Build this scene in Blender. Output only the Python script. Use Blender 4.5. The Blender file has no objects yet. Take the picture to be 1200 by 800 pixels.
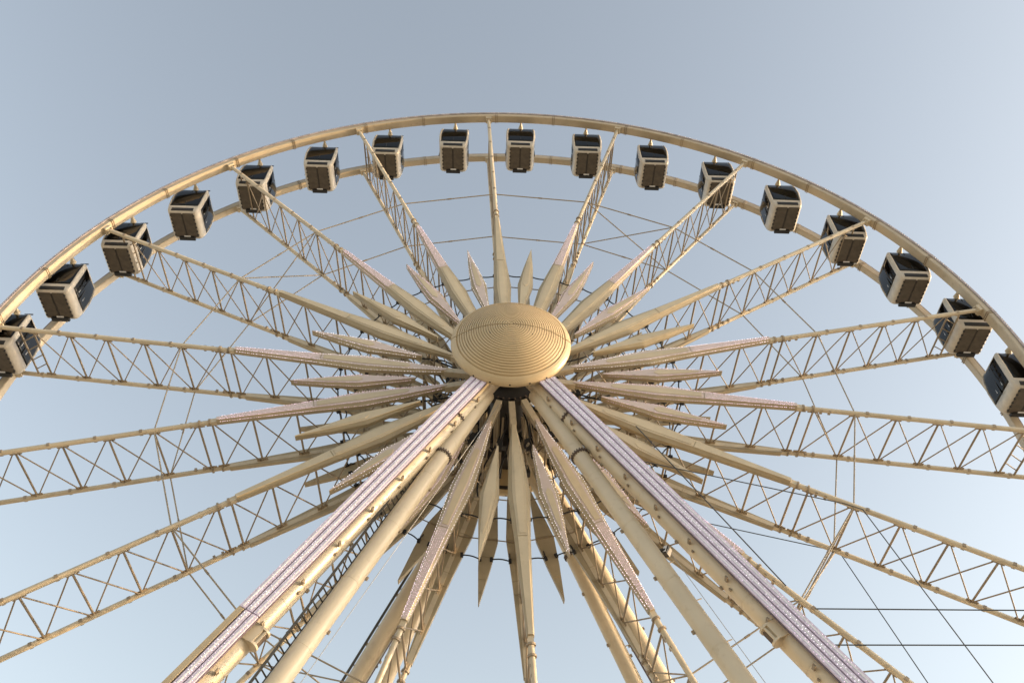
import bpy, bmesh, math, random
from mathutils import Vector, Matrix, noise
random.seed(7)
PI = math.pi
S = bpy.context.scene
COL = S.collection

# ------------------------------------------------------------------ camera
HUB = 33.7                                  # height of the wheel's axle above the paving
cam_data = bpy.data.cameras.new('camera')
cam = bpy.data.objects.new('camera', cam_data)
COL.objects.link(cam)
cam_data.sensor_width = 36.0
cam_data.lens = 1040.285 / 1200.0 * 36.0
cam_data.clip_start = 0.1
cam_data.clip_end = 20000
pitch, yaw, roll = 0.8417, 0.0107, 0.0221
fw = Vector((math.sin(yaw) * math.cos(pitch), math.cos(yaw) * math.cos(pitch), math.sin(pitch)))
rt = fw.cross(Vector((0, 0, 1))).normalized()
up = rt.cross(fw)
rt, up = rt * math.cos(roll) + up * math.sin(roll), up * math.cos(roll) - rt * math.sin(roll)
M3 = Matrix((rt, up, -fw)).transposed()
cam.matrix_world = Matrix.Translation((-0.2522, -32.6207, HUB - 31.9304)) @ M3.to_4x4()
S.camera = cam

# ------------------------------------------------------------------ sky, sun, exposure
SUN_EL, SUN_AZ = math.radians(10), math.radians(91)     # azimuth from +Y towards +X
world = bpy.data.worlds.new('World')
S.world = world
world.use_nodes = True
wn = world.node_tree.nodes
sky = wn.new('ShaderNodeTexSky')
sky.sky_type = 'NISHITA'
sky.sun_disc = False
sky.sun_elevation = SUN_EL
sky.sun_rotation = SUN_AZ
sky.altitude = 0
sky.air_density = 1.2
sky.dust_density = 3.2
sky.ozone_density = 1.0
wn['Background'].inputs['Strength'].default_value = 0.15
pale = wn.new('ShaderNodeHueSaturation')            # thin high haze: the whole sky a little paler than clear air
pale.inputs['Saturation'].default_value = 0.54
world.node_tree.links.new(sky.outputs[0], pale.inputs['Color'])
world.node_tree.links.new(pale.outputs[0], wn['Background'].inputs['Color'])

sun_data = bpy.data.lights.new('sun', 'SUN')
sun_data.energy = 2.0
sun_data.angle = math.radians(0.5)
sun_data.color = (1.0, 0.70, 0.40)
sun = bpy.data.objects.new('sun', sun_data)
COL.objects.link(sun)
sd = Vector((math.sin(SUN_AZ) * math.cos(SUN_EL), math.cos(SUN_AZ) * math.cos(SUN_EL), math.sin(SUN_EL)))
sun.rotation_euler = sd.to_track_quat('Z', 'Y').to_euler()
sun.location = (60, 10, 40)

vs = S.view_settings
vs.view_transform = 'Standard'
vs.look = 'None'
vs.gamma = 1
vs.use_curve_mapping = False
vs.exposure = 1.5

# ------------------------------------------------------------------ materials
def mat(name, col, rough=0.5, metal=0.0, var=0.12, scale=1.6, dirt=0.0, dirtcol=(0.16, 0.12, 0.08), bump=0.0, emit=None, est=0.0, spec=0.5, tone=0.0):
    m = bpy.data.materials.new(name)
    m.use_nodes = True
    nt = m.node_tree
    b = nt.nodes['Principled BSDF']
    b.inputs['Roughness'].default_value = rough
    b.inputs['Metallic'].default_value = metal
    b.inputs['Specular IOR Level'].default_value = spec
    tc = nt.nodes.new('ShaderNodeTexCoord')
    nz = nt.nodes.new('ShaderNodeTexNoise')
    nz.inputs['Scale'].default_value = scale
    nz.inputs['Detail'].default_value = 6
    nt.links.new(tc.outputs['Object'], nz.inputs['Vector'])
    rp = nt.nodes.new('ShaderNodeValToRGB')
    rp.color_ramp.elements[0].position = 0.3
    rp.color_ramp.elements[1].position = 0.7
    rp.color_ramp.elements[0].color = tuple(c * (1 - var) for c in col) + (1,)
    rp.color_ramp.elements[1].color = tuple(min(1, c * (1 + var * 0.6)) for c in col) + (1,)
    nt.links.new(nz.outputs['Fac'], rp.inputs['Fac'])
    out = rp.outputs['Color']
    if dirt > 0:
        n2 = nt.nodes.new('ShaderNodeTexNoise')
        n2.inputs['Scale'].default_value = scale * 3.7
        n2.inputs['Detail'].default_value = 8
        n2.inputs['Roughness'].default_value = 0.7
        nt.links.new(tc.outputs['Object'], n2.inputs['Vector'])
        r2 = nt.nodes.new('ShaderNodeValToRGB')
        r2.color_ramp.elements[0].position = 0.56
        r2.color_ramp.elements[1].position = 0.78
        r2.color_ramp.elements[0].color = (0, 0, 0, 1)
        r2.color_ramp.elements[1].color = (dirt, dirt, dirt, 1)
        nt.links.new(n2.outputs['Fac'], r2.inputs['Fac'])
        mx = nt.nodes.new('ShaderNodeMix')
        mx.data_type = 'RGBA'
        nt.links.new(r2.outputs['Color'], mx.inputs['Factor'])
        nt.links.new(out, mx.inputs['A'])
        mx.inputs['B'].default_value = dirtcol + (1,)
        out = mx.outputs['Result']
    if tone > 0:
        oi = nt.nodes.new('ShaderNodeObjectInfo')
        mr = nt.nodes.new('ShaderNodeMapRange')
        mr.inputs['To Min'].default_value = 1 - tone
        mr.inputs['To Max'].default_value = 1 + tone * 0.6
        nt.links.new(oi.outputs['Random'], mr.inputs['Value'])
        vm = nt.nodes.new('ShaderNodeVectorMath')
        vm.operation = 'SCALE'
        nt.links.new(out, vm.inputs[0])
        nt.links.new(mr.outputs['Result'], vm.inputs['Scale'])
        out = vm.outputs['Vector']
    nt.links.new(out, b.inputs['Base Color'])
    if bump > 0:
        bp = nt.nodes.new('ShaderNodeBump')
        bp.inputs['Strength'].default_value = bump
        bp.inputs['Distance'].default_value = 0.02
        nt.links.new(nz.outputs['Fac'], bp.inputs['Height'])
        nt.links.new(bp.outputs['Normal'], b.inputs['Normal'])
    if emit:
        b.inputs['Emission Color'].default_value = emit + (1,)
        b.inputs['Emission Strength'].default_value = est
    return m

CREAM = mat('cream_paint', (0.56, 0.47, 0.33), 0.42, dirt=0.6, scale=0.9, tone=0.10, dirtcol=(0.20, 0.13, 0.07))
CREAM_LEG = mat('cream_leg_paint', (0.60, 0.50, 0.35), 0.38, dirt=0.4, scale=0.6, var=0.10, tone=0.03, dirtcol=(0.30, 0.21, 0.12), bump=0.12)
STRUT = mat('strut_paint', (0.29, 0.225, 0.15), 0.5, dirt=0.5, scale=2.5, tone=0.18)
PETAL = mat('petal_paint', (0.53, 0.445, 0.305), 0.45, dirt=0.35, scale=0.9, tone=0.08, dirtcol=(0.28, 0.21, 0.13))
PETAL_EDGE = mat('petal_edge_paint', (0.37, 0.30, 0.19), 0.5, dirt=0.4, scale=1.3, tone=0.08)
PETAL_LIT = mat('petal_lamp_glow_tint', (0.56, 0.465, 0.42), 0.45, dirt=0.25, scale=0.9, tone=0.05)  # pink cast of the petal lamps mixed into the cream base colour
DOME = mat('dome_paint', (0.52, 0.40, 0.235), 0.36, dirt=0.3, scale=1.0, var=0.08, dirtcol=(0.36, 0.26, 0.14), bump=0.1)
RIM_M = mat('rim_paint', (0.47, 0.39, 0.275), 0.42, dirt=0.65, scale=0.8, dirtcol=(0.20, 0.13, 0.08))
RIM_EDGE = mat('rim_lamp_strip', (0.36, 0.31, 0.31), 0.5, scale=3, var=0.4, dirt=0.6, dirtcol=(0.7, 0.66, 0.62))
GROOVE = mat('strip_backing', (0.13, 0.10, 0.125), 0.5, scale=4)
DARK = mat('dark_steel', (0.045, 0.04, 0.035), 0.5, metal=0.3, scale=4)
RUBBER = mat('black_rubber', (0.012, 0.012, 0.012), 0.6, scale=4)
LADDER = mat('ladder_steel', (0.10, 0.092, 0.078), 0.5, metal=0.4, scale=4)
BOLT = mat('bolt_rust', (0.10, 0.07, 0.05), 0.7, scale=6)
FLOORP = mat('gondola_floor_paint', (0.085, 0.066, 0.045), 0.6, scale=4, var=0.25, dirt=0.4, dirtcol=(0.04, 0.03, 0.02))
FLOORD = mat('gondola_floor_seam', (0.035, 0.028, 0.02), 0.7, scale=5)
GFRAME = mat('gondola_cream', (0.51, 0.455, 0.375), 0.38, dirt=0.65, dirtcol=(0.22, 0.19, 0.16), scale=3)
PLATE = mat('white_plate', (0.75, 0.75, 0.75), 0.5)
SEAT = mat('seat_dark', (0.03, 0.028, 0.03), 0.6, scale=5)
WIRE = mat('dark_cable', (0.05, 0.055, 0.06), 0.5, scale=5)
WIREP = mat('pale_wire', (0.30, 0.31, 0.32), 0.4, metal=0.5, scale=5)
TIE = mat('tie_rod_paint', (0.32, 0.26, 0.18), 0.5, scale=2.0)
STRIP = mat('led_strip', (0.58, 0.515, 0.585), 0.4, scale=9, var=0.22, emit=(0.85, 0.6, 0.85), est=0.02, dirt=0.3, dirtcol=(0.62, 0.58, 0.60))
LEDP = mat('led_pink', (0.85, 0.70, 0.82), 0.3, emit=(1.0, 0.70, 0.92), est=0.55)
LEDW = mat('led_white', (0.9, 0.86, 0.9), 0.3, emit=(1.0, 0.92, 0.98), est=0.85)
PAVE = mat('paving', (0.48, 0.43, 0.35), 0.8, scale=0.6, dirt=0.4, bump=0.3)

def glass_mat():
    m = bpy.data.materials.new('tinted_glass')
    m.use_nodes = True
    nt = m.node_tree
    nt.nodes.clear()
    o = nt.nodes.new('ShaderNodeOutputMaterial')
    tr = nt.nodes.new('ShaderNodeBsdfTransparent')
    tr.inputs['Color'].default_value = (0.07, 0.066, 0.064, 1)
    gl = nt.nodes.new('ShaderNodeBsdfGlossy')
    gl.inputs['Roughness'].default_value = 0.04
    gl.inputs['Color'].default_value = (0.9, 0.9, 0.9, 1)
    fr = nt.nodes.new('ShaderNodeFresnel')
    fr.inputs['IOR'].default_value = 1.4
    mx = nt.nodes.new('ShaderNodeMixShader')
    nt.links.new(fr.outputs[0], mx.inputs['Fac'])
    nt.links.new(tr.outputs[0], mx.inputs[1])
    nt.links.new(gl.outputs[0], mx.inputs[2])
    nt.links.new(mx.outputs[0], o.inputs['Surface'])
    return m
GLASS = glass_mat()

# ------------------------------------------------------------------ mesh helpers
class MB:
    def __init__(s):
        s.v, s.f, s.sm = [], [], []
    def add(s, vs, fs, smooth=False):
        o = len(s.v)
        s.v += [tuple(v) for v in vs]
        s.f += [tuple(i + o for i in f) for f in fs]
        s.sm += [smooth] * len(fs)
    def tube(s, a, b, r, n=8, r2=None, cap=True):
        a, b = Vector(a), Vector(b)
        d = (b - a).normalized()
        h = Vector((0, 1, 0)) if abs(d.y) < 0.9 else Vector((1, 0, 0))
        u = d.cross(h).normalized(); w = d.cross(u)
        r2 = r if r2 is None else r2
        vs = []
        for q, rr in ((a, r), (b, r2)):
            vs += [q + (u * math.cos(2 * PI * i / n) + w * math.sin(2 * PI * i / n)) * rr for i in range(n)]
        s.add(vs, [(i, (i + 1) % n, n + (i + 1) % n, n + i)[::-1] for i in range(n)], n > 5)
        if cap:
            s.add(vs, [tuple(range(n)), tuple(range(2 * n - 1, n - 1, -1))])
    def bar(s, a, b, wx, wy, ref=(0, 1, 0)):
        """rectangular bar; wy along ref (made square to the bar), wx across"""
        a, b = Vector(a), Vector(b)
        d = (b - a).normalized()
        y = Vector(ref); y = (y - d * y.dot(d)).normalized()
        x = y.cross(d)
        vs = []
        for q in (a, b):
            for i, j in ((-1, -1), (1, -1), (1, 1), (-1, 1)):
                vs.append(q + x * i * wx / 2 + y * j * wy / 2)
        s.add(vs, [(0, 1, 2, 3)[::-1], (4, 5, 6, 7), (0, 1, 5, 4), (1, 2, 6, 5), (2, 3, 7, 6), (3, 0, 4, 7)])
    def box(s, c, sx, sy, sz):
        c = Vector(c)
        s.bar(c - Vector((0, 0, sz / 2)), c + Vector((0, 0, sz / 2)), sx, sy)
    def path(s, pts, r, n=6):
        for a, b in zip(pts, pts[1:]):
            s.tube(a, b, r, n)
    def gem(s, c, r):
        x, y, z = c
        s.add([(x + r, y, z), (x - r, y, z), (x, y + r, z), (x, y - r, z), (x, y, z + r), (x, y, z - r)],
              [(0, 2, 4), (2, 1, 4), (1, 3, 4), (3, 0, 4), (2, 0, 5), (1, 2, 5), (3, 1, 5), (0, 3, 5)])
    def mesh(s, name, m):
        me = bpy.data.meshes.new(name)
        me.from_pydata(s.v, [], s.f)
        me.polygons.foreach_set('use_smooth', s.sm)
        ms = m if isinstance(m, (list, tuple)) else [m]
        for q in ms:
            me.materials.append(q)
        me.update()
        return me

def obj(name, me, parent=None, kind=None, label=None):
    o = bpy.data.objects.new(name, me)
    COL.objects.link(o)
    if parent: o.parent = parent
    if kind: o['kind'] = kind
    if label: o['label'] = label
    return o
def thing(name, me, label, cat, loc=(0, 0, 0), group=None):
    o = obj(name, me)
    o.location = loc
    o['label'] = label
    o['category'] = cat
    if group: o['group'] = group
    return o
def copy_tree(o, parent=None):
    c = o.copy()
    COL.objects.link(c)
    c.parent = parent
    for ch in list(o.children):
        copy_tree(ch, c)
    return c
def fixnormals(me):
    bm = bmesh.new(); bm.from_mesh(me)
    bmesh.ops.recalc_face_normals(bm, faces=bm.faces)
    bm.to_mesh(me); bm.free()
    return me

# ------------------------------------------------------------------ ground
g = MB()
g.add([(-6000, -6000, 0), (6000, -6000, 0), (6000, 6000, 0), (-6000, 6000, 0)], [(0, 1, 2, 3)])
obj('ground', g.mesh('ground', PAVE), kind='structure')

# ------------------------------------------------------------------ the wheel
N = 18
STEP = 2 * PI / N
OFF = -0.0734
R = 27.0
YF, YB = -1.60, 1.68
def pol(r, a, y):
    return Vector((r * math.sin(a), y, r * math.cos(a)))

wheel = thing('ferris_wheel', None, 'giant cream observation wheel with eighteen truss spokes and a ribbed hub dome', 'ferris wheel', (0, 0, HUB))

# rims
def ring(prof, n=216):
    b = MB()
    k = len(prof)
    vs = []
    for i in range(n):
        a = 2 * PI * i / n
        vs += [pol(r, a, y) for r, y in prof]
    fs = []
    for i in range(n):
        j = (i + 1) % n
        for q in range(k):
            fs.append((i * k + q, i * k + (q + 1) % k, j * k + (q + 1) % k, j * k + q))
    b.add(vs, fs)
    return b
def boxprof(r0, r1, y0, y1, c=0.04):
    return [(r0 + c, y0), (r1 - c, y0), (r1, y0 + c), (r1, y1 - c), (r1 - c, y1), (r0 + c, y1), (r0, y1 - c), (r0, y0 + c)]
RIMS = []
for nm, y, w, h in (('front_rim', YF, 0.56, 0.46), ('rear_rim', YB, 0.46, 0.42)):
    rim = obj(nm, fixnormals(ring(boxprof(R, R + h, y - w / 2, y + w / 2)).mesh(nm, RIM_M)), wheel)
    RIMS.append((rim, y, w, h))
    s = -1 if y < 0 else 1
    e = y + s * w / 2
    st = obj('light_strip', fixnormals(ring(boxprof(R + h * 0.62, R + h - 0.02, min(e, e + s * 0.05), max(e, e + s * 0.05), 0.01)).mesh('light_strip', RIM_EDGE)), rim)
    tr = obj('cable_tray', fixnormals(ring(boxprof(R + h + 0.002, R + h + 0.07, y - w * 0.45, y + w * 0.42, 0.01)).mesh('cable_tray', RIM_EDGE)), rim)
    lb = MB()
    for i in range(1080):
        if random.random() < 0.8:
            lb.gem(pol(R + h * 0.8, 2 * PI * i / 1080, e + s * 0.06), 0.022)
    obj('light_row', lb.mesh('light_row', PLATE), rim, kind='stuff')
    # brackets where the spokes meet the rim, and bolted splice plates
    bm_ = MB()
    bm_.box((0, y, R - 0.10), 0.42, w * 0.8, 0.22)
    bm_.box((0.16, y, R - 0.26), 0.06, 0.26, 0.16)
    bm_.box((-0.16, y, R - 0.26), 0.06, 0.26, 0.16)
    me = bm_.mesh('bracket', CREAM)
    for k in range(N):
        o = obj('bracket', me, rim); o.rotation_euler.y = k * STEP + OFF
    jm = MB()
    for da in (-0.0022, 0.0022):
        a0, a1 = da - 0.0008, da + 0.0008
        vs = []
        for a in (a0, a1):
            vs += [pol(R - 0.03, a, y - w / 2 - 0.03), pol(R + h + 0.02, a, y - w / 2 - 0.03), pol(R + h + 0.02, a, y + w / 2 + 0.03), pol(R - 0.03, a, y + w / 2 + 0.03)]
        jm.add(vs, [(0, 1, 2, 3), (7, 6, 5, 4), (0, 4, 5, 1), (1, 5, 6, 2), (2, 6, 7, 3), (3, 7, 4, 0)])
    jme = fixnormals(jm.mesh('rim_joint', STRUT))
    for k in range(N):
        o = obj('rim_joint', jme, rim); o.rotation_euler.y = (k + 0.06) * STEP + OFF
        o = obj('rim_joint', jme, rim); o.rotation_euler.y = (k + 0.5) * STEP + OFF

# one spoke, built upright, then copied round the hub
INNER = [2.35 + 2.04 * i for i in range(6)] + [14.40]
OUTER = [15.0, 17.0, 19.0, 21.0, 23.0, 25.0]
sp = MB()
sp.bar((0, YF - 0.1, 2.1), (0, YB + 0.1, 2.1), 0.22, 0.30, (0, 0, 1))        # root plate
spoke0 = obj('spoke', sp.mesh('spoke', CREAM), wheel)
for y in (YF, YB):
    c = MB()
    c.tube((0, y, 14.35), (0, y, R + 0.02), 0.122, 10)
    c.bar((0, y, 2.0), (0, y, 14.45), 0.22, 0.24)
    obj('chord', c.mesh('chord', CREAM), spoke0)
    for z in (14.48, 14.95):                              # bolted couplings at the joint
        q = MB(); q.tube((0, 0, -0.045), (0, 0, 0.045), 0.185, 10)
        o = obj('coupling', q.mesh('coupling', STRUT), spoke0); o.location = (0, y, z)
    d = MB()                                             # small clamps along the chord
    for z in OUTER[1:]:
        d.box((0, y, z + 0.55), 0.16, 0.27, 0.14)
    for zz in (15.35, 15.75):
        d.box((0.03, y * 0.97, zz), 0.16, 0.27, 0.12)
    obj('clamp', d.mesh('clamp', STRUT), spoke0, kind='stuff')
stm = {}
def strut_mesh(nm, a, b, r, m, n):
    t = MB(); t.tube(a, b, r, n); return t.mesh(nm, m)
y0, y1 = YF + 0.10, YB - 0.10
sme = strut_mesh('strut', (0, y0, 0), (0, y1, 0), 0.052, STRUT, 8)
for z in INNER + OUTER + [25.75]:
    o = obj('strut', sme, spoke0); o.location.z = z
for lst in (INNER, OUTER):
    ds = {}
    for za, zb in zip(lst, lst[1:]):
        h = round(zb - za, 3)
        if h not in ds:
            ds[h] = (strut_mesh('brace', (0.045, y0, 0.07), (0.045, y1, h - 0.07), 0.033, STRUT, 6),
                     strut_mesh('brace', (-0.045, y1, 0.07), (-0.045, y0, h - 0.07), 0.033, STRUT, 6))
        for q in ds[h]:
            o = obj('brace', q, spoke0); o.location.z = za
gus = MB()
for z in INNER + OUTER:
    for y, s in ((YF, 1), (YB, -1)):
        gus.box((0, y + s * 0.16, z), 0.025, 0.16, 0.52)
obj('gusset', gus.mesh('gusset', STRUT), spoke0, kind='stuff')
for yy in (-1.0, -0.35, 0.35, 1.0):                    # short rungs in the last panel
    rg = MB(); rg.tube((0, -0.25, 0), (0, 0.25, 0.75), 0.03, 6)
    o = obj('rung', rg.mesh('rung', STRUT), spoke0); o.location = (0, yy, 25.0)
spoke0.rotation_euler.y = OFF
for k in range(1, N):
    c = copy_tree(spoke0, wheel)
    c.rotation_euler.y = k * STEP + OFF

# petals: hollow folded light boards in front of (and behind) the truss
def interp(tab, z):
    for (a, wa), (b, wb) in zip(tab, tab[1:]):
        if z <= b: return wa + (wb - wa) * (z - a) / (b - a)
    return tab[-1][1]
LONG = [(3.2, 0.10), (5.2, 0.34), (7.3, 0.50), (9.7, 0.34), (14.15, 0.145)]
SHORT = [(4.7, 0.05), (7.5, 0.43), (9.0, 0.28), (10.8, 0.02)]
def petal_meshes(tab, s, tag):
    """s = -1 front, +1 rear. Returns body, raised face"""
    yb = YF if s < 0 else YB
    base, mid, top = yb - s * 0.10, yb + s * 0.10, yb + s * 0.20
    b = MB(); f = MB()
    rows = []
    for z, w in tab:
        rows.append([(-w, base, z), (-w, mid, z), (-w * 0.62, top, z), (w * 0.62, top, z), (w, mid, z), (w, base, z)])
    for ra, rb in zip(rows, rows[1:]):
        for q in range(6):
            b.add([ra[q], ra[(q + 1) % 6], rb[(q + 1) % 6], rb[q]], [(0, 1, 2, 3)])
    b.add(rows[0], [tuple(range(6))]); b.add(rows[-1], [tuple(range(6))])
    # ribs on the back board
    for z in (5.4, 6.4, 7.4, 8.4, 9.6, 10.3):
        w = interp(tab, z)
        b.box((0, base - s * 0.012, z), w * 1.8, 0.024, 0.03)
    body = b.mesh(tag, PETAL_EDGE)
    bmx = bmesh.new(); bmx.from_mesh(body)
    bmesh.ops.remove_doubles(bmx, verts=bmx.verts, dist=0.0005)
    bmesh.ops.recalc_face_normals(bmx, faces=bmx.faces)
    bmx.to_mesh(body); bmx.free()
    # face lozenge standing 25 mm proud, cut in panels with open joints
    zs = [z for z, w in tab]
    cuts = sorted(set(zs + ([9.62, 9.66] if tag == 'petal' else [])))
    panels = []
    inner = [(z, interp(tab, z) * 0.60) for z in cuts if z <= 9.63 or tag != 'petal']
    outer = [(z, interp(tab, z) * 0.60) for z in cuts if z >= 9.65] if tag == 'petal' else []
    def slab(pts):
        q = MB()
        for (za, wa), (zb, wb) in zip(pts, pts[1:]):
            v = []
            for y in (top + s * 0.001, top + s * 0.028):
                v += [(-wa, y, za), (wa, y, za), (wb, y, zb), (-wb, y, zb)]
            q.add(v, [(0, 1, 2, 3), (4, 5, 6, 7), (0, 3, 7, 4), (1, 2, 6, 5), (0, 1, 5, 4), (2, 3, 7, 6)])
        return q
    return body, slab(inner), (slab(outer) if outer else None)
def led_rows(tab, s, za, zb, pitch, fill=False):
    yb = YF if s < 0 else YB
    q = MB()
    n = int((zb - za) / pitch)
    for i in range(n):
        z = za + (i + 0.5) * pitch
        w = interp(tab, z)
        for x in (-0.97 * w, 0.97 * w):
            q.gem((x, yb + s * 0.113, z + random.uniform(-.03, .03)), random.uniform(.012, .0195))
        for x in (-0.62 * w, 0.62 * w):
            if random.random() < 0.9:
                q.gem((x, yb + s * 0.233, z + random.uniform(-.04, .04)), random.uniform(.010, .017))
        if fill:
            for x in (-0.3 * w, 0, 0.3 * w):
                q.gem((x, yb + s * 0.232, z + random.uniform(-.05, .05)), random.uniform(.008, .014))
    return q
def add_petals(tab, tag, half):
    for s in (-1, 1):
        body, inn, out = petal_meshes(tab, s, tag)
        pan = {}
        yb = YF if s < 0 else YB
        lo, hi = tab[1][0] * 0.97, (9.5 if tag == 'petal' else 9.6)
        cz = [lo] + [z for z, w in tab if lo < z < hi] + [hi]
        cq = MB()
        for za, zb in zip(cz, cz[1:]):
            wa = 0.0 if za == lo else interp(tab, za) * 0.36
            wb = 0.0 if (zb == hi and tag != 'petal') else interp(tab, zb) * 0.36
            wa, wb = max(wa, 0.012), max(wb, 0.012)
            v = []
            for y in (yb + s * 0.2285, yb + s * 0.25):
                v += [(-wa, y, za), (wa, y, za), (wb, y, zb), (-wb, y, zb)]
            cq.add(v, [(0, 1, 2, 3), (4, 5, 6, 7), (0, 3, 7, 4), (1, 2, 6, 5), (0, 1, 5, 4), (2, 3, 7, 6)])
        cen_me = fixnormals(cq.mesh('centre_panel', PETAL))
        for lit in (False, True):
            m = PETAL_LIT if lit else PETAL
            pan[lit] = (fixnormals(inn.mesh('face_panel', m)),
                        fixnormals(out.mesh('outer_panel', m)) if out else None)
        if s < 0:
            ledA = led_rows(tab, s, tab[0][0] + .2, tab[-1][0] - .1, 0.15).mesh('light_row', LEDW)
            ledB = led_rows(tab, s, tab[0][0] + .2, tab[-1][0] - .1, 0.12).mesh('light_row', LEDP)
            ledO = led_rows(tab, s, 9.75, tab[-1][0] - .1, 0.11, True).mesh('light_row', LEDP) if tag == 'petal' else None
        for k in range(N):
            kk = k if k <= 9 else k - N
            p = obj(tag, body, wheel)
            lit = (kk % 3 != 0)
            if s < 0 and lit: p['label'] = 'petal edged with small lilac and white lamps'
            obj('face_panel', pan[lit and (abs(kk) > 2 or tag != 'petal')][0], p)
            obj('centre_panel', cen_me, p)
            if pan[lit][1]: obj('outer_panel', pan[lit][1], p)
            if s < 0 and lit:
                if tag == 'petal':
                    if abs(kk) > 2: obj('light_row', ledB if (kk % 2) else ledA, p, kind='stuff')
                    obj('light_row', ledO, p, kind='stuff')
                else:
                    obj('light_row', ledA if kk in (-1, -4, -7, 8) else ledB, p, kind='stuff')
            p.rotation_euler.y = (k + half) * STEP + OFF
add_petals(LONG, 'petal', 0.0)
add_petals(SHORT, 'short_petal', 0.5)

# bars and black power leads linking neighbouring petals
pb = MB()
ra, rb = pol(7.7, 0, 0), pol(7.7, STEP, 0)
bar_me = {}
for s, yb in ((-1, YF), (1, YB)):
    y = yb - s * 0.13
    t = MB(); t.tube(pol(7.6, 0, y), pol(7.6, STEP, y), 0.03, 6)
    bar_me[s] = t.mesh('petal_bar', STRUT)
    for h in (0, 1):
        a0, a1 = (0.0, 0.5 * STEP) if h == 0 else (0.5 * STEP, STEP)
        bb = MB()
        rr = 8.6
        A, B = pol(rr, a0 + (0.045 if h == 0 else 0.03), y), pol(rr - 0.05, a1 - (0.03 if h == 0 else 0.045), y)
        pts = [A.lerp(B, t_) + Vector((0, 0, 0)) - pol(0.07 * math.sin(PI * t_), (a0 + a1) / 2, 0) for t_ in (0, .2, .4, .6, .8, 1)]
        bb.path(pts, 0.035, 6)
        bb.path([A, A - pol(0.2, a0, 0) + Vector((0, -s * .10, 0)), A - pol(0.42, a0 + .015, 0), A - pol(0.25, a0 + .03, 0), A], 0.022, 6)
        bb.box(A, 0.13, 0.14, 0.2); bb.box(B, 0.13, 0.14, 0.2)
        bar_me[(s, h)] = bb.mesh('power_lead', RUBBER)
for k in range(N):
    for s in (-1, 1):
        o = obj('petal_bar', bar_me[s], wheel); o.rotation_euler.y = k * STEP + OFF
        for h in (0, 1):
            o = obj('power_lead', bar_me[(s, h)], wheel); o.rotation_euler.y = k * STEP + OFF

# tie rods between the spokes, with turnbuckles; four bays are cross braced
RT = 16.98
for s, y in ((-1, YF), (1, YB)):
    t = MB()
    A, B = pol(RT, 0, y), pol(RT, STEP, y)
    t.tube(A, B, 0.036, 6)
    me = t.mesh('tie_rod', TIE)
    q = MB(); q.tube(A.lerp(B, .478), A.lerp(B, .522), 0.05, 8)
    qm = q.mesh('turnbuckle', STRUT)
    for k in range(N):
        o = obj('tie_rod', me, wheel); o.rotation_euler.y = k * STEP + OFF
        obj('turnbuckle', qm, o)
x1 = strut_mesh('cross_tie', pol(RT, 0.003, YF), pol(RT, STEP, YB), 0.034, TIE, 6)
x2 = strut_mesh('cross_tie', pol(RT + .08, 0.003, YB), pol(RT + .08, STEP, YF), 0.034, TIE, 6)
for k in (1, 6, 10, 15):
    for q in (x1, x2):
        o = obj('cross_tie', q, wheel); o.rotation_euler.y = k * STEP + OFF

# hub drum
hb = MB()
hb.tube((0, -2.9, 0), (0, 2.9, 0), 0.95, 40)
for y in (YF, YB):
    hb.tube((0, y - 0.18, 0), (0, y + 0.18, 0), 1.75, 54)
hubo = obj('hub_drum', hb.mesh('hub_drum', DARK), wheel)  # drum coloured dark to give the shaded void under the dome
for y in (YF, YB):
    hl = MB()
    hl.bar(pol(1.6, 0, y), pol(3.3, 0, y), 0.30, 0.36)
    me = hl.mesh('spoke_socket', CREAM)
    for k in range(N):
        o = obj('spoke_socket', me, hubo); o.rotation_euler.y = k * STEP + OFF
bt = MB()
for k in range(36):
    for y in (YF - .2, YB + .2):
        bt.tube(pol(1.6, k * STEP / 2, y - .03), pol(1.6, k * STEP / 2, y + .03), 0.05, 6)
obj('bolt_ring', bt.mesh('bolt_ring', BOLT), hubo, kind='stuff')

# black hoses, junction boxes and stay bars round the hub
jb = MB(); jb.box((0, 0, 3.9), 0.26, 0.40, 0.46); jb.box((0.16, 0.02, 3.95), 0.07, 0.16, 0.2)
jbm = jb.mesh('junction_box', RUBBER)
hoses = []
for v in range(3):
    rnd = random.Random(v + 3)
    hs = MB()
    p0 = Vector((rnd.uniform(-.1, .1), -1.15, 2.0)); p3 = Vector((rnd.uniform(.2, .5), rnd.uniform(-.9, -.5), 4.6 + v * 0.5))
    p1 = p0 + Vector((rnd.uniform(-.4, .1), rnd.uniform(-.2, .3), 1.0)); p2 = p3 + Vector((rnd.uniform(-.1, .5), rnd.uniform(-.3, .3), -0.9))
    pts = []
    for i in range(11):
        t = i / 10
        pts.append(p0 * (1 - t) ** 3 + p1 * 3 * t * (1 - t) ** 2 + p2 * 3 * t * t * (1 - t) + p3 * t ** 3)
    hs.path(pts, 0.045, 6)
    hoses.append(hs.mesh('hose', RUBBER))
st1 = MB(); st1.tube((0, YF + 0.1, 2.6), (0, YB - 0.1, 4.3), 0.055, 8)
st2 = MB(); st2.tube((0.1, YB - 0.1, 2.6), (0.1, YF + 0.1, 4.3), 0.055, 8)
sm = [st1.mesh('stay_bar', STRUT), st2.mesh('stay_bar', STRUT)]
for k in range(N):
    for y in (-0.95, 1.0):
        o = obj('junction_box', jbm, wheel); o.rotation_euler.y = (k + 0.5) * STEP + OFF; o.location.y = y
    for v in range(3):
        o = obj('hose', hoses[v], wheel); o.rotation_euler.y = (k + 0.25 + 0.22 * v) * STEP + OFF
        if (k + v) % 2: o.location.y = 1.5
    for q in sm:
        o = obj('stay_bar', q, wheel); o.rotation_euler.y = (k + 0.5) * STEP + OFF

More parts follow.
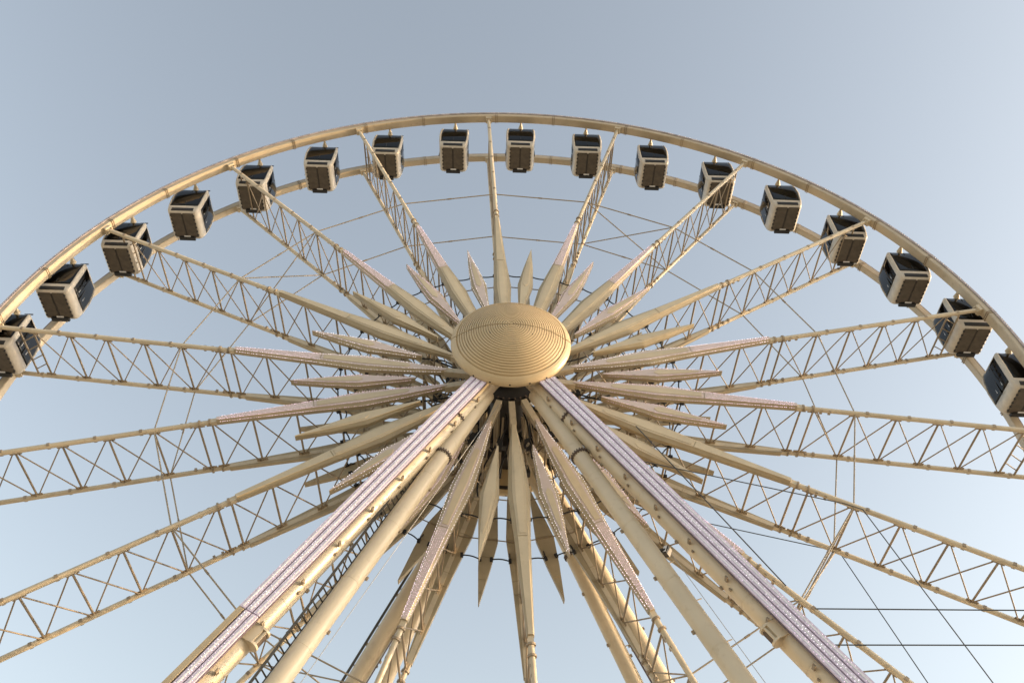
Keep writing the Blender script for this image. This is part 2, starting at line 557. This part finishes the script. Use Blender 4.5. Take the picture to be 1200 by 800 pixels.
# ribbed dome in two half shells, with a seam across the middle
def dome_profile(sgn):
    pts = []
    nr = 23
    R1 = 2.60
    def base(r):
        return 5.22 - 1.02 * (r / 2.75) ** 2.3
    pts.append((0.0, base(0)))
    for i in range(nr):
        a = R1 * i / nr; w = R1 / nr
        pts += [(a + w * 0.10, base(a)), (a + w * 0.68, base(a + w * .62)), (a + w * 0.80, base(a + w * .8) - 0.052), (a + w * 0.97, base(a + w) - 0.052)]
    pts += [(2.64, base(2.60)), (2.74, 4.26), (2.83, 4.17), (2.89, 4.07), (2.90, 3.98), (2.86, 3.86), (2.74, 3.76), (2.5, 3.70), (1.4, 3.66)]
    return [(r, sgn * y) for r, y in pts]
def half_shell(prof, a0, a1, gap, n=64):
    b = MB()
    vs = []
    up_ = 1 if a0 < 0 else -1
    for i in range(n + 1):
        a = a0 + (a1 - a0) * i / n
        for r, y in prof:
            v = pol(r, a, y); v.z += gap * up_
            vs.append(v)
    k = len(prof)
    fs = []
    for i in range(n):
        for q in range(k - 1):
            fs.append((i * k + q, i * k + q + 1, (i + 1) * k + q + 1, (i + 1) * k + q))
    b.add(vs, fs, False)
    me = b.mesh('shell', DOME)
    return me
for sgn, nm in ((-1, 'hub_cover'), (1, 'hub_cover')):
    core = MB()
    core.tube((0, sgn * 2.75, 0), (0, sgn * 3.62, 0), 1.5, 32); core.tube((0, sgn * 3.70, 0), (0, sgn * 4.05, 0), 2.72, 48); core.tube((0, sgn * 4.0, 0), (0, sgn * 5.1, 0), 2.6, 48, 0.5)
    cv = obj(nm, core.mesh(nm, DARK), wheel)
    pr = dome_profile(sgn)
    for ang, snm in ((-PI / 2, 'upper_shell'), (PI / 2, 'lower_shell')):
        me = half_shell(pr, ang, ang + PI, 0.024)
        bmx = bmesh.new(); bmx.from_mesh(me)
        bmesh.ops.remove_doubles(bmx, verts=bmx.verts, dist=0.0005)
        bmesh.ops.recalc_face_normals(bmx, faces=bmx.faces)
        geom = bmesh.ops.solidify(bmx, geom=bmx.faces[:], thickness=0.03)
        bmx.to_mesh(me); bmx.free()
        obj(snm, me, cv)
    bz = MB()
    for x, z in ((-1.0, -0.50), (1.0, -0.50)):
        r = math.hypot(x, z)
        y = 5.22 - 1.02 * (r / 2.75) ** 2
        bz.tube((x, sgn * (y - 0.05), z), (x, sgn * (y + 0.03), z), 0.05, 8)
    for a in (-0.62, -0.32, 0.0, 0.32, 0.62):
        P, Q = pol(2.84, PI + a, sgn * 4.02), pol(2.93, PI + a, sgn * 4.03)
        bz.tube(P, Q, 0.045, 8)
    obj('bolt', bz.mesh('bolt', RUBBER), cv, kind='stuff')

# ------------------------------------------------------------------ supports
def support(label, sgn, feet, hubs):
    root = thing('support_frame', None, label, 'support frame', (0, 0, 0), 'leg frames holding the wheel up')
    # bearing housing at the axle end
    b = MB()
    b.tube((0, sgn * 2.62, HUB), (0, sgn * 3.35, HUB), 0.75, 32)
    b.box((0, sgn * 2.98, HUB - 0.9), 2.0, 0.62, 1.2)
    obj('bearing_housing', b.mesh('bearing_housing', DARK), root)
    for i, side in enumerate((-1, 1)):
        for kind in ('beam', 'tube'):
            A = Vector(hubs[kind][i]); F = Vector(feet[kind][i])
            A = A + Vector((0, 0, HUB)); F.z = 0.05
            D = (F - A).normalized(); L = (F - A).length
            r = {('beam', -1): 0.44, ('tube', -1): 0.36, ('beam', 1): 0.42, ('tube', 1): 0.36}[(kind, sgn)]
            t = MB()
            t.tube(A, F, r, 32)
            leg = obj('leg', t.mesh('leg', CREAM_LEG), root)
            fl = MB()
            fl.box((F.x, F.y, 0.06), 1.5, 1.5, 0.12)
            obj('base_plate', fl.mesh('base_plate', DARK), leg)
            # bolted flange rings
            for dist in ((3.6, 4.9)[kind == 'tube'], 27.0 if kind == 'tube' else 16.9):
                P = A + D * dist
                fr = MB()
                fr.tube(P - D * 0.035, P + D * 0.035, r + 0.055, 32)
                u = D.cross(Vector((0, 1, 0))).normalized(); w = D.cross(u)
                for q in range(20):
                    c = P + (u * math.cos(q * PI / 10) + w * math.sin(q * PI / 10)) * (r + 0.03)
                    fr.tube(c - D * 0.10, c + D * 0.10, 0.032, 6)
                obj('flange', fr.mesh('flange', BOLT if dist < 10 else CREAM_LEG), leg)
            N1 = Vector((0, sgn, 0)); N1 = (N1 - D * N1.dot(D)).normalized()      # away from the wheel
            W = D.cross(N1).normalized()
            if W.x * side < 0: W = -W                                                # outwards / up
            wr = MB(); lg = MB()
            dd = 6.4
            while dd < L - 1:
                P = A + D * dd
                wr.tube(P - D * 0.02, P + D * 0.02, r + 0.008, 32)
                dd += 3.1
            dd = 7.3
            while dd < L - 1:
                for sw in (-1, 1):
                    P = A + D * (dd + 0.4 * sw) + W * sw * (r + 0.03) - N1 * 0.08
                    lg.bar(P - D * 0.07, P + D * 0.07, 0.10, 0.07, N1)
                dd += 2.6
            obj('weld_ring', wr.mesh('weld_ring', CREAM_LEG), leg, kind='stuff')
            obj('lug', lg.mesh('lug', STRUT), leg, kind='stuff')
            if kind == 'beam' and sgn < 0: leg['label'] = 'outer leg faced with three lilac light strips'
            if kind == 'beam':
                cen = N1 * 0.70 + W * 0.16
                mount = MB()
                for seg, (d0, d1) in enumerate((((1.2, 16.88), (16.92, L - 2.0)) if side < 0 else ((1.2, L - 2.0),))):
                    bk = MB()
                    bk.bar(A + D * d0 + cen - N1 * 0.05, A + D * d1 + cen - N1 * 0.05, 0.86, 0.06, N1)
                    obj('backing_board', bk.mesh('backing_board', GROOVE), leg)
                    for j in (-1, 0, 1):
                        q = MB()
                        o = cen + W * j * 0.285
                        if seg == 1 and j == 1 and side < 0:
                            q.bar(A + D * d0 + o, A + D * d1 + o, 0.20, 0.12, N1)
                            obj('edge_rail', q.mesh('edge_rail', PETAL_EDGE), leg)
                            continue
                        q.bar(A + D * d0 + o, A + D * d1 + o, 0.225, 0.09, N1)
                        obj('light_strip', q.mesh('light_strip', STRIP), leg)
                        q = MB()
                        q.bar(A + D * (d0 + .05) + o + N1 * 0.046, A + D * (d1 - .05) + o + N1 * 0.046, 0.05, 0.02, N1)
                        obj('lens_rail', q.mesh('lens_rail', PLATE), leg)
                        lb = MB()
                        n = int((d1 - d0) / 0.14)
                        for m_ in range(n):
                            for e in (-0.06, 0.06):
                                if random.random() < (0.72 if j == 0 else 0.5):
                                    c = A + D * (d0 + (m_ + 0.5 + e * 3) * 0.14 + random.uniform(-.025, .025)) + o + W * (e + random.uniform(-.015, .015)) + N1 * 0.048
                                    lb.gem(c, random.uniform(0.009, 0.0145))
                        obj('light_row', lb.mesh('light_row', LEDW if j == 0 else LEDP), leg, kind='stuff')
                mt = MB()
                d = 2.2
                while d < L - 2:
                    c = A + D * d
                    mt.bar(c + N1 * 0.30 - W * 0.38, c + N1 * 0.53 - W * 0.38, 0.06, 0.12, D)
                    mt.bar(c + N1 * 0.30 + W * 0.30, c + N1 * 0.53 + W * 0.30, 0.06, 0.12, D)
                    c2 = c + D * 0.3
                    mt.bar(c2 + N1 * 0.16 - W * 0.44, c2 + N1 * 0.24 - W * 0.44, 0.05, 0.10, D)
                    d += 2.1
                obj('strip_mount', mt.mesh('strip_mount', STRUT), leg, kind='stuff')
                # coupling bracket where the strip is spliced
                P = A + D * 17.3 - W * 0.44 + N1 * 0.20
                cb = MB()
                cb.tube(P - D * 0.26, P + D * 0.26, 0.17, 16)
                cb.bar(P - D * 0.34 + N1 * .14 + W * .1, P + D * 0.34 + N1 * .14 + W * .1, 0.40, 0.20, N1)
                cb.tube(P - D * 0.34 - W * 0.06, P - D * 0.26 - W * .06, 0.25, 20)
                cb.tube(P + D * 0.26 - W * 0.06, P + D * 0.34 - W * .06, 0.25, 20)
                cb.bar(P - D * 0.28 - W * 0.20 + N1 * .1, P + D * 0.28 - W * .20 + N1 * .1, 0.07, 0.16, N1)
                obj('coupling', cb.mesh('coupling', CREAM_LEG), leg)
                ci = MB()  # dark pieces standing in for shade in the bracket's hole and recess
                ci.tube(P - D * 0.365 - W * 0.06, P - D * 0.342 - W * .06, 0.13, 12)
                ci.bar(P - D * 0.22 - W * 0.19, P + D * 0.22 - W * .19, 0.10, 0.24, N1)
                obj('coupling_recess_shade', ci.mesh('coupling_recess_shade', BOLT), leg)
            else:
                if side > 0:                       # climbing pegs on one face
                    pg = MB()
                    d = 6.0
                    while d < L - 1:
                        c = A + D * d
                        pg.tube(c + W * (r - 0.03), c + W * (r + 0.24), 0.022, 6)
                        d += 1.9
                    obj('climbing_peg', pg.mesh('climbing_peg', CREAM_LEG), leg, kind='stuff')
            want = (kind == 'tube' and side < 0 and sgn < 0) or (kind == 'beam' and side < 0 and sgn > 0)
            if want:
                lad = MB()
                off = W * (r + 0.17) + N1 * 0.10
                e = (W * 0.42 + N1 * 0.91).normalized()
                s0, s1 = A + D * 3.2 + off, A + D * (L - 0.5) + off
                for j in (-1, 1):
                    lad.bar(s0 + e * j * 0.22, s1 + e * j * 0.22, 0.065, 0.09, N1)
                n = int((s1 - s0).length / 0.33)
                for m_ in range(n):
                    c = s0.lerp(s1, (m_ + .5) / n)
                    lad.tube(c - e * 0.22, c + e * 0.22, 0.03, 6)
                    if m_ % 6 == 0:                                        # stand-off brackets back to the leg
                        lad.bar(c - W * 0.26 - N1 * 0.1, c - e * .2, 0.05, 0.05)
                obj('ladder', lad.mesh('ladder', LADDER), leg)
    return root
FH = {'beam': [(-0.83, -3.0, -1.62), (1.09, -3.0, -1.54)], 'tube': [(-1.06, -3.0, -2.6), (1.24, -3.0, -2.5)]}
FF = {'beam': [(-16.8, -9.2, 0), (18.4, -10.3, 0)], 'tube': [(-13.0, -8.5, 0), (14.0, -9.1, 0)]}
RH = {'beam': [(-1.2, 3.0, -2.2), (1.35, 3.0, -1.2)], 'tube': [(-1.1, 3.0, -1.5), (1.3, 3.0, -2.2)]}
RF = {'beam': [(-16.9, 9.0, 0), (18.6, 9.0, 0)], 'tube': [(-12.9, 9.0, 0), (15.6, 9.0, 0)]}
support('near leg frame whose outer legs carry lilac light strips up to the dome', -1, FF, FH)
support('far leg frame seen behind the wheel below the hub', 1, RF, RH)

# ------------------------------------------------------------------ gondolas
LEV = [(-2.78, .76, .92), (-2.71, .86, 1.01), (-2.52, .95, 1.06), (-2.16, 1.0, 1.10), (-1.9, 1.025, 1.11), (-1.2, 1.06, 1.13), (-0.55, 1.04, 1.06), (-0.20, 1.0, 1.0), (-0.05, .94, .93), (0.0, .82, .80)]
def loop_pts(hx, hy, z):
    """rounded rectangle, 28 points; list of (point, tag); tag f,b,l,r,c"""
    rr = 0.11 * min(hx, hy) / 0.9
    out = []
    cs = [(hx - rr, -hy + rr, -PI / 2, 'f'), (hx - rr, hy - rr, 0, 'r'), (-hx + rr, hy - rr, PI / 2, 'b'), (-hx + rr, -hy + rr, PI, 'l')]
    for cx, cy, a0, t in cs:
        for i in range(4):
            a = a0 + PI / 2 * i / 3
            out.append(Vector((cx + rr * math.cos(a), cy + rr * math.sin(a), z)))
        # three intermediate points on the straight that follows
        nx = cs[(cs.index((cx, cy, a0, t)) + 1) % 4]
        p0 = out[-1]
        q0 = Vector((nx[0] + rr * math.cos(nx[2]), nx[1] + rr * math.sin(nx[2]), z))
        for i in (1, 2, 3):
            f = (0.085, 0.5, 0.915)[i - 1]
            out.append(p0.lerp(q0, f))
    return out
def gondola(label):
    root = thing('gondola', None, label, 'gondola', (0, 0, 0), 'gondolas hanging round the rim')
    loops = [loop_pts(hx, hy, z) for z, hx, hy in LEV]
    n = len(loops[0])                      # 28: per corner 4 arc pts + 3 straight pts
    # straight faces after corner c: indices c*7+3 .. c*7+6 (to next corner): face segs 3,4,5,6
    side_of = {}
    for c, nm in ((0, 'r'), (1, 'b'), (2, 'l'), (3, 'f')):
        for sgm in (4, 5):
            side_of[c * 7 + sgm] = nm
    frame = MB(); panes = {'f': MB(), 'b': MB(), 'l': MB(), 'r': MB()}
    for i in range(len(LEV) - 1):
        for j in range(n):
            jn = (j + 1) % n
            quad = [loops[i][j], loops[i][jn], loops[i + 1][jn], loops[i + 1][j]]
            t = side_of.get(j)
            if not t and j % 7 in (3, 6): t2 = {0: 'r', 1: 'b', 2: 'l', 3: 'f'}[j // 7]
            else: t2 = None
            if t2 in ('f', 'b') and 3 <= i <= 8: t = t2
            if j in (6, 17) and 3 <= i <= 7: t = t2                      # side glass runs on to the rear corner
            ok = t and ((t in 'fb' and 3 <= i <= 8) or (t in 'lr' and 3 <= i <= 7))
            (panes[t] if ok else frame).add(quad, [(0, 1, 2, 3)], True)
    frame.add(loops[-1], [tuple(range(n))]); frame.add(loops[0], [tuple(range(n - 1, -1, -1))])
    def thick(b, nm, m, th):
        me = b.mesh(nm, m)
        bmx = bmesh.new(); bmx.from_mesh(me)
        bmesh.ops.remove_doubles(bmx, verts=bmx.verts, dist=0.0005)
        bmesh.ops.solidify(bmx, geom=bmx.faces[:], thickness=th)
        bmesh.ops.recalc_face_normals(bmx, faces=bmx.faces)
        bmx.to_mesh(me); bmx.free()
        return me
    obj('cabin_frame', thick(frame, 'cabin_frame', GFRAME, 0.06), root)
    for t in 'fblr':
        # glass set back into the frame
        for q in range(len(panes[t].v)):
            x, y, z = panes[t].v[q]
            dx, dy = {'f': (0, 1), 'b': (0, -1), 'l': (1, 0), 'r': (-1, 0)}[t]
            panes[t].v[q] = (x + dx * 0.02, y + dy * 0.02, z)
        obj('window', thick(panes[t], 'window', GLASS, 0.012), root)
    # door line and rails on the side windows
    for sx in (-1, 1):
        d = MB()
        d.bar((sx * 1.045, 0.08, -2.2), (sx * 0.985, 0.08, -0.3), 0.05, 0.05)
        obj('door_post', d.mesh('door_post', RUBBER), root)
        for yy in (-0.25, 0.38):
            h = MB()
            h.tube((sx * 1.0, yy, -1.85), (sx * 1.0, yy, -0.95), 0.022, 6)
            obj('hand_rail', h.mesh('hand_rail', PLATE), root)
    d = MB(); d.bar((0.0, -1.10, -1.95), (0.0, -1.0, -0.25), 0.035, 0.04); obj('mullion', d.mesh('mullion', RUBBER), root)
    # dark vent under the front glass, cream lip
    for s in (-1, 1):
        v = MB(); v.box((0, s * 1.035, -2.50), 1.36, 0.10, 0.26)
        obj('vent', v.mesh('vent', RUBBER), root)
    # floor
    for x in (-0.385, 0.385):
        f = MB(); f.box((x, -0.05, -2.80), 0.66, 1.78, 0.05)
        obj('floor_panel', f.mesh('floor_panel', FLOORP), root)
    f = MB(); f.box((0, -0.05, -2.79), 0.13, 1.66, 0.03); f.box((0, 0.30, -2.81), 0.09, 0.85, 0.03)
    obj('floor_seam', f.mesh('floor_seam', FLOORD), root)
    c = MB()
    for x in (-0.71, 0.71):
        for i in range(6):
            c.box((x, -0.78 + i * 0.29, -2.815), 0.10, 0.09, 0.05)
    obj('floor_clip', c.mesh('floor_clip', RUBBER), root, kind='stuff')
    s_ = MB(); s_.box((0, 0.93, -2.84), 1.0, 0.24, 0.14); s_.box((0, 0.80, -2.80), 0.86, 0.10, 0.08)
    obj('door_sill', s_.mesh('door_sill', RUBBER), root)
    s_ = MB(); s_.box((0.02, 0.78, -2.845), 0.40, 0.13, 0.02)
    obj('sill_plate', s_.mesh('sill_plate', PLATE), root)
    # seats inside
    for s in (-1, 1):
        q = MB(); q.box((0, s * 0.70, -2.30), 1.5, 0.42, 0.12); q.box((0, s * 0.90, -1.95), 1.5, 0.10, 0.62)
        obj('seat', q.mesh('seat', SEAT), root)
    # roof: dark cap, flared pedestals and axle stubs into both rims
    rf = MB(); rf.box((0, 0, 0.03), 1.35, 1.35, 0.06)
    obj('roof_cap', rf.mesh('roof_cap', RUBBER), root)
    ax = MB()
    ax.tube((0, YF + 0.24, 0.36), (0, YB - 0.20, 0.36), 0.07, 12)
    for s in (-1, 1):
        ax.tube((0, s * 0.62, 0.36), (0, s * 0.62, -0.02), 0.09, 10, 0.24)
        ax.tube((0, s * 1.05, 0.36), (0, s * 0.72, 0.30), 0.075, 12, 0.19)
    obj('axle', ax.mesh('axle', CREAM), root)
    an = MB()
    an.tube((0.62, -0.78, 0.0), (0.62, -0.78, 0.12), 0.02, 6); an.bar((0.52, -0.78, 0.11), (0.98, -0.78, 0.12), 0.05, 0.05)
    
    obj('lamp_arm', an.mesh('lamp_arm', DARK), root)
    bx = MB(); bx.box((0.0, 1.14, -0.75), 0.5, 0.16, 0.22); bx.box((-0.9, 0.98, -0.9), 0.14, 0.22, 0.5); bx.box((0.9, 0.98, -0.9), 0.14, 0.22, 0.5)
    obj('equipment_box', bx.mesh('equipment_box', CREAM), root)
    return root
ORD = ['first', 'second', 'third', 'fourth', 'fifth', 'sixth', 'seventh', 'eighth', 'ninth']
def glabel(deg):
    side = 'left' if deg < 0 else 'right'
    i = int((abs(deg) - 5) // 10)
    if i == 0:
        return 'cream and black gondola hanging beside the upright top spoke, on its ' + side
    crossed = {(-15), (-35), (-55), (-75), 15, 35, 55, 75}
    ext = ', crossed by a truss' if deg in crossed else ''
    if deg == -75: ext = ', at the photo edge'
    if deg == 85: ext = ', rightmost'
    return 'cream gondola, %s %s of the upright top spoke%s' % (ORD[i], side, ext)
proto = None
RG = R + 0.50
for deg in [-5, 5, -15, 15, -25, 25, -35, 35, -45, 45, -55, 55, -65, 65, -75, 75, 85]:
    if proto is None:
        proto = gondola(glabel(deg)); o = proto
    else:
        o = copy_tree(proto)
    o['label'] = glabel(deg)
    a = math.radians(deg) + OFF
    P = pol(RG, a, 0) + Vector((0, 0, HUB))
    o.location = P - Vector((0, 0, 0.53))

# ------------------------------------------------------------------ ropes and wires
def W(v): return Vector(v) + Vector((0, 0, HUB))
def rope(name, pts, r, m, label, cat, group=None):
    t = MB()
    o = Vector(pts[0])
    t.path([Vector(p) - o for p in pts], r, 6)
    return thing(name, t.mesh(name, m), label, cat, o, group)
def sag(a, b, s, n=10):
    a, b = Vector(a), Vector(b)
    return [a.lerp(b, i / n) - Vector((0, 0, s * 4 * (i / n) * (1 - i / n))) for i in range(n + 1)]
def kp(k, r, y): return W(pol(r, k * STEP + OFF, y))

GR = 'dark guy ropes tied to the right hand spokes'
rope('guy_rope', [W((5.0, -1.95, -5.2)), W((14.75, -1.86, -7.46)), W((15.5, -1.86, -7.76)), W((24.2, -1.86, -33.7))], 0.025, WIRE,
     'dark guy rope bent over the near chord of a right spoke, running down', 'rope', GR)
rope('guy_rope', [W((5.0, 1.95, -4.75)), W((15.14, 1.92, -7.18)), W((15.67, 1.92, -7.45)), W((24.0, 1.92, -33.7))], 0.025, WIRE,
     'dark guy rope bent over the far chord of a right spoke', 'rope', GR)
rope('guy_rope', [W((6.0, -1.95, -3.3)), W((11.3, -1.85, -11.7))], 0.030, WIRE,
     'short dark rope from petals to the spoke joint above the right leg', 'rope', GR)
rope('overhead_wire', [W((12.3, -1.72, -12.62)), W((20.6, -1.72, -12.43)), W((60, -1.72, -11.6))], 0.030, WIRE,
     'upper of two level dark wires at the lower right', 'wire', 'level wires at the lower right')
rope('overhead_wire', [W((11.3, -1.72, -14.2)), W((20.1, -1.72, -13.95)), W((60, -1.72, -13.0))], 0.030, WIRE,
     'lower of two level dark wires at the lower right', 'wire', 'level wires at the lower right')
rope('steel_wire', sag(W((-0.5, -3.0, -3.2)), W((-15.0, -3.0, -33.65)), 0.0, 1), 0.014, WIREP,
     'thin pale wire running down beside the left inner leg', 'wire', 'thin wires beside the inner legs')
rope('steel_wire', sag(W((6.4, -3.0, -10.75)), W((18.0, -3.0, -33.65)), 0.0, 1), 0.014, WIREP,
     'thin pale wire running down between the two right hand legs', 'wire', 'thin wires beside the inner legs')
fl = MB()
A_, F_ = W((1.24, -3.0, -2.5)), Vector((14.0, -9.1, 0))
c_ = A_.lerp(F_, 0.325) + Vector((0.52, 0.1, 0.32))
fb = MB(); fb.bar((0, -0.10, 0), (0.16, 0.12, -0.06), 0.34, 0.22); fb.bar((-0.25, 0, -0.08), (0.05, 0, -0.02), 0.06, 0.3)
ft = thing('flood_light', fb.mesh('flood_light', DARK), 'small dark floodlight clamped on the right inner leg', 'floodlight', c_)
gl = MB(); gl.bar((0.0, -0.103, 0.002), (-0.012, -0.113, 0.006), 0.28, 0.17); obj('lens', gl.mesh('lens', PLATE), ft)
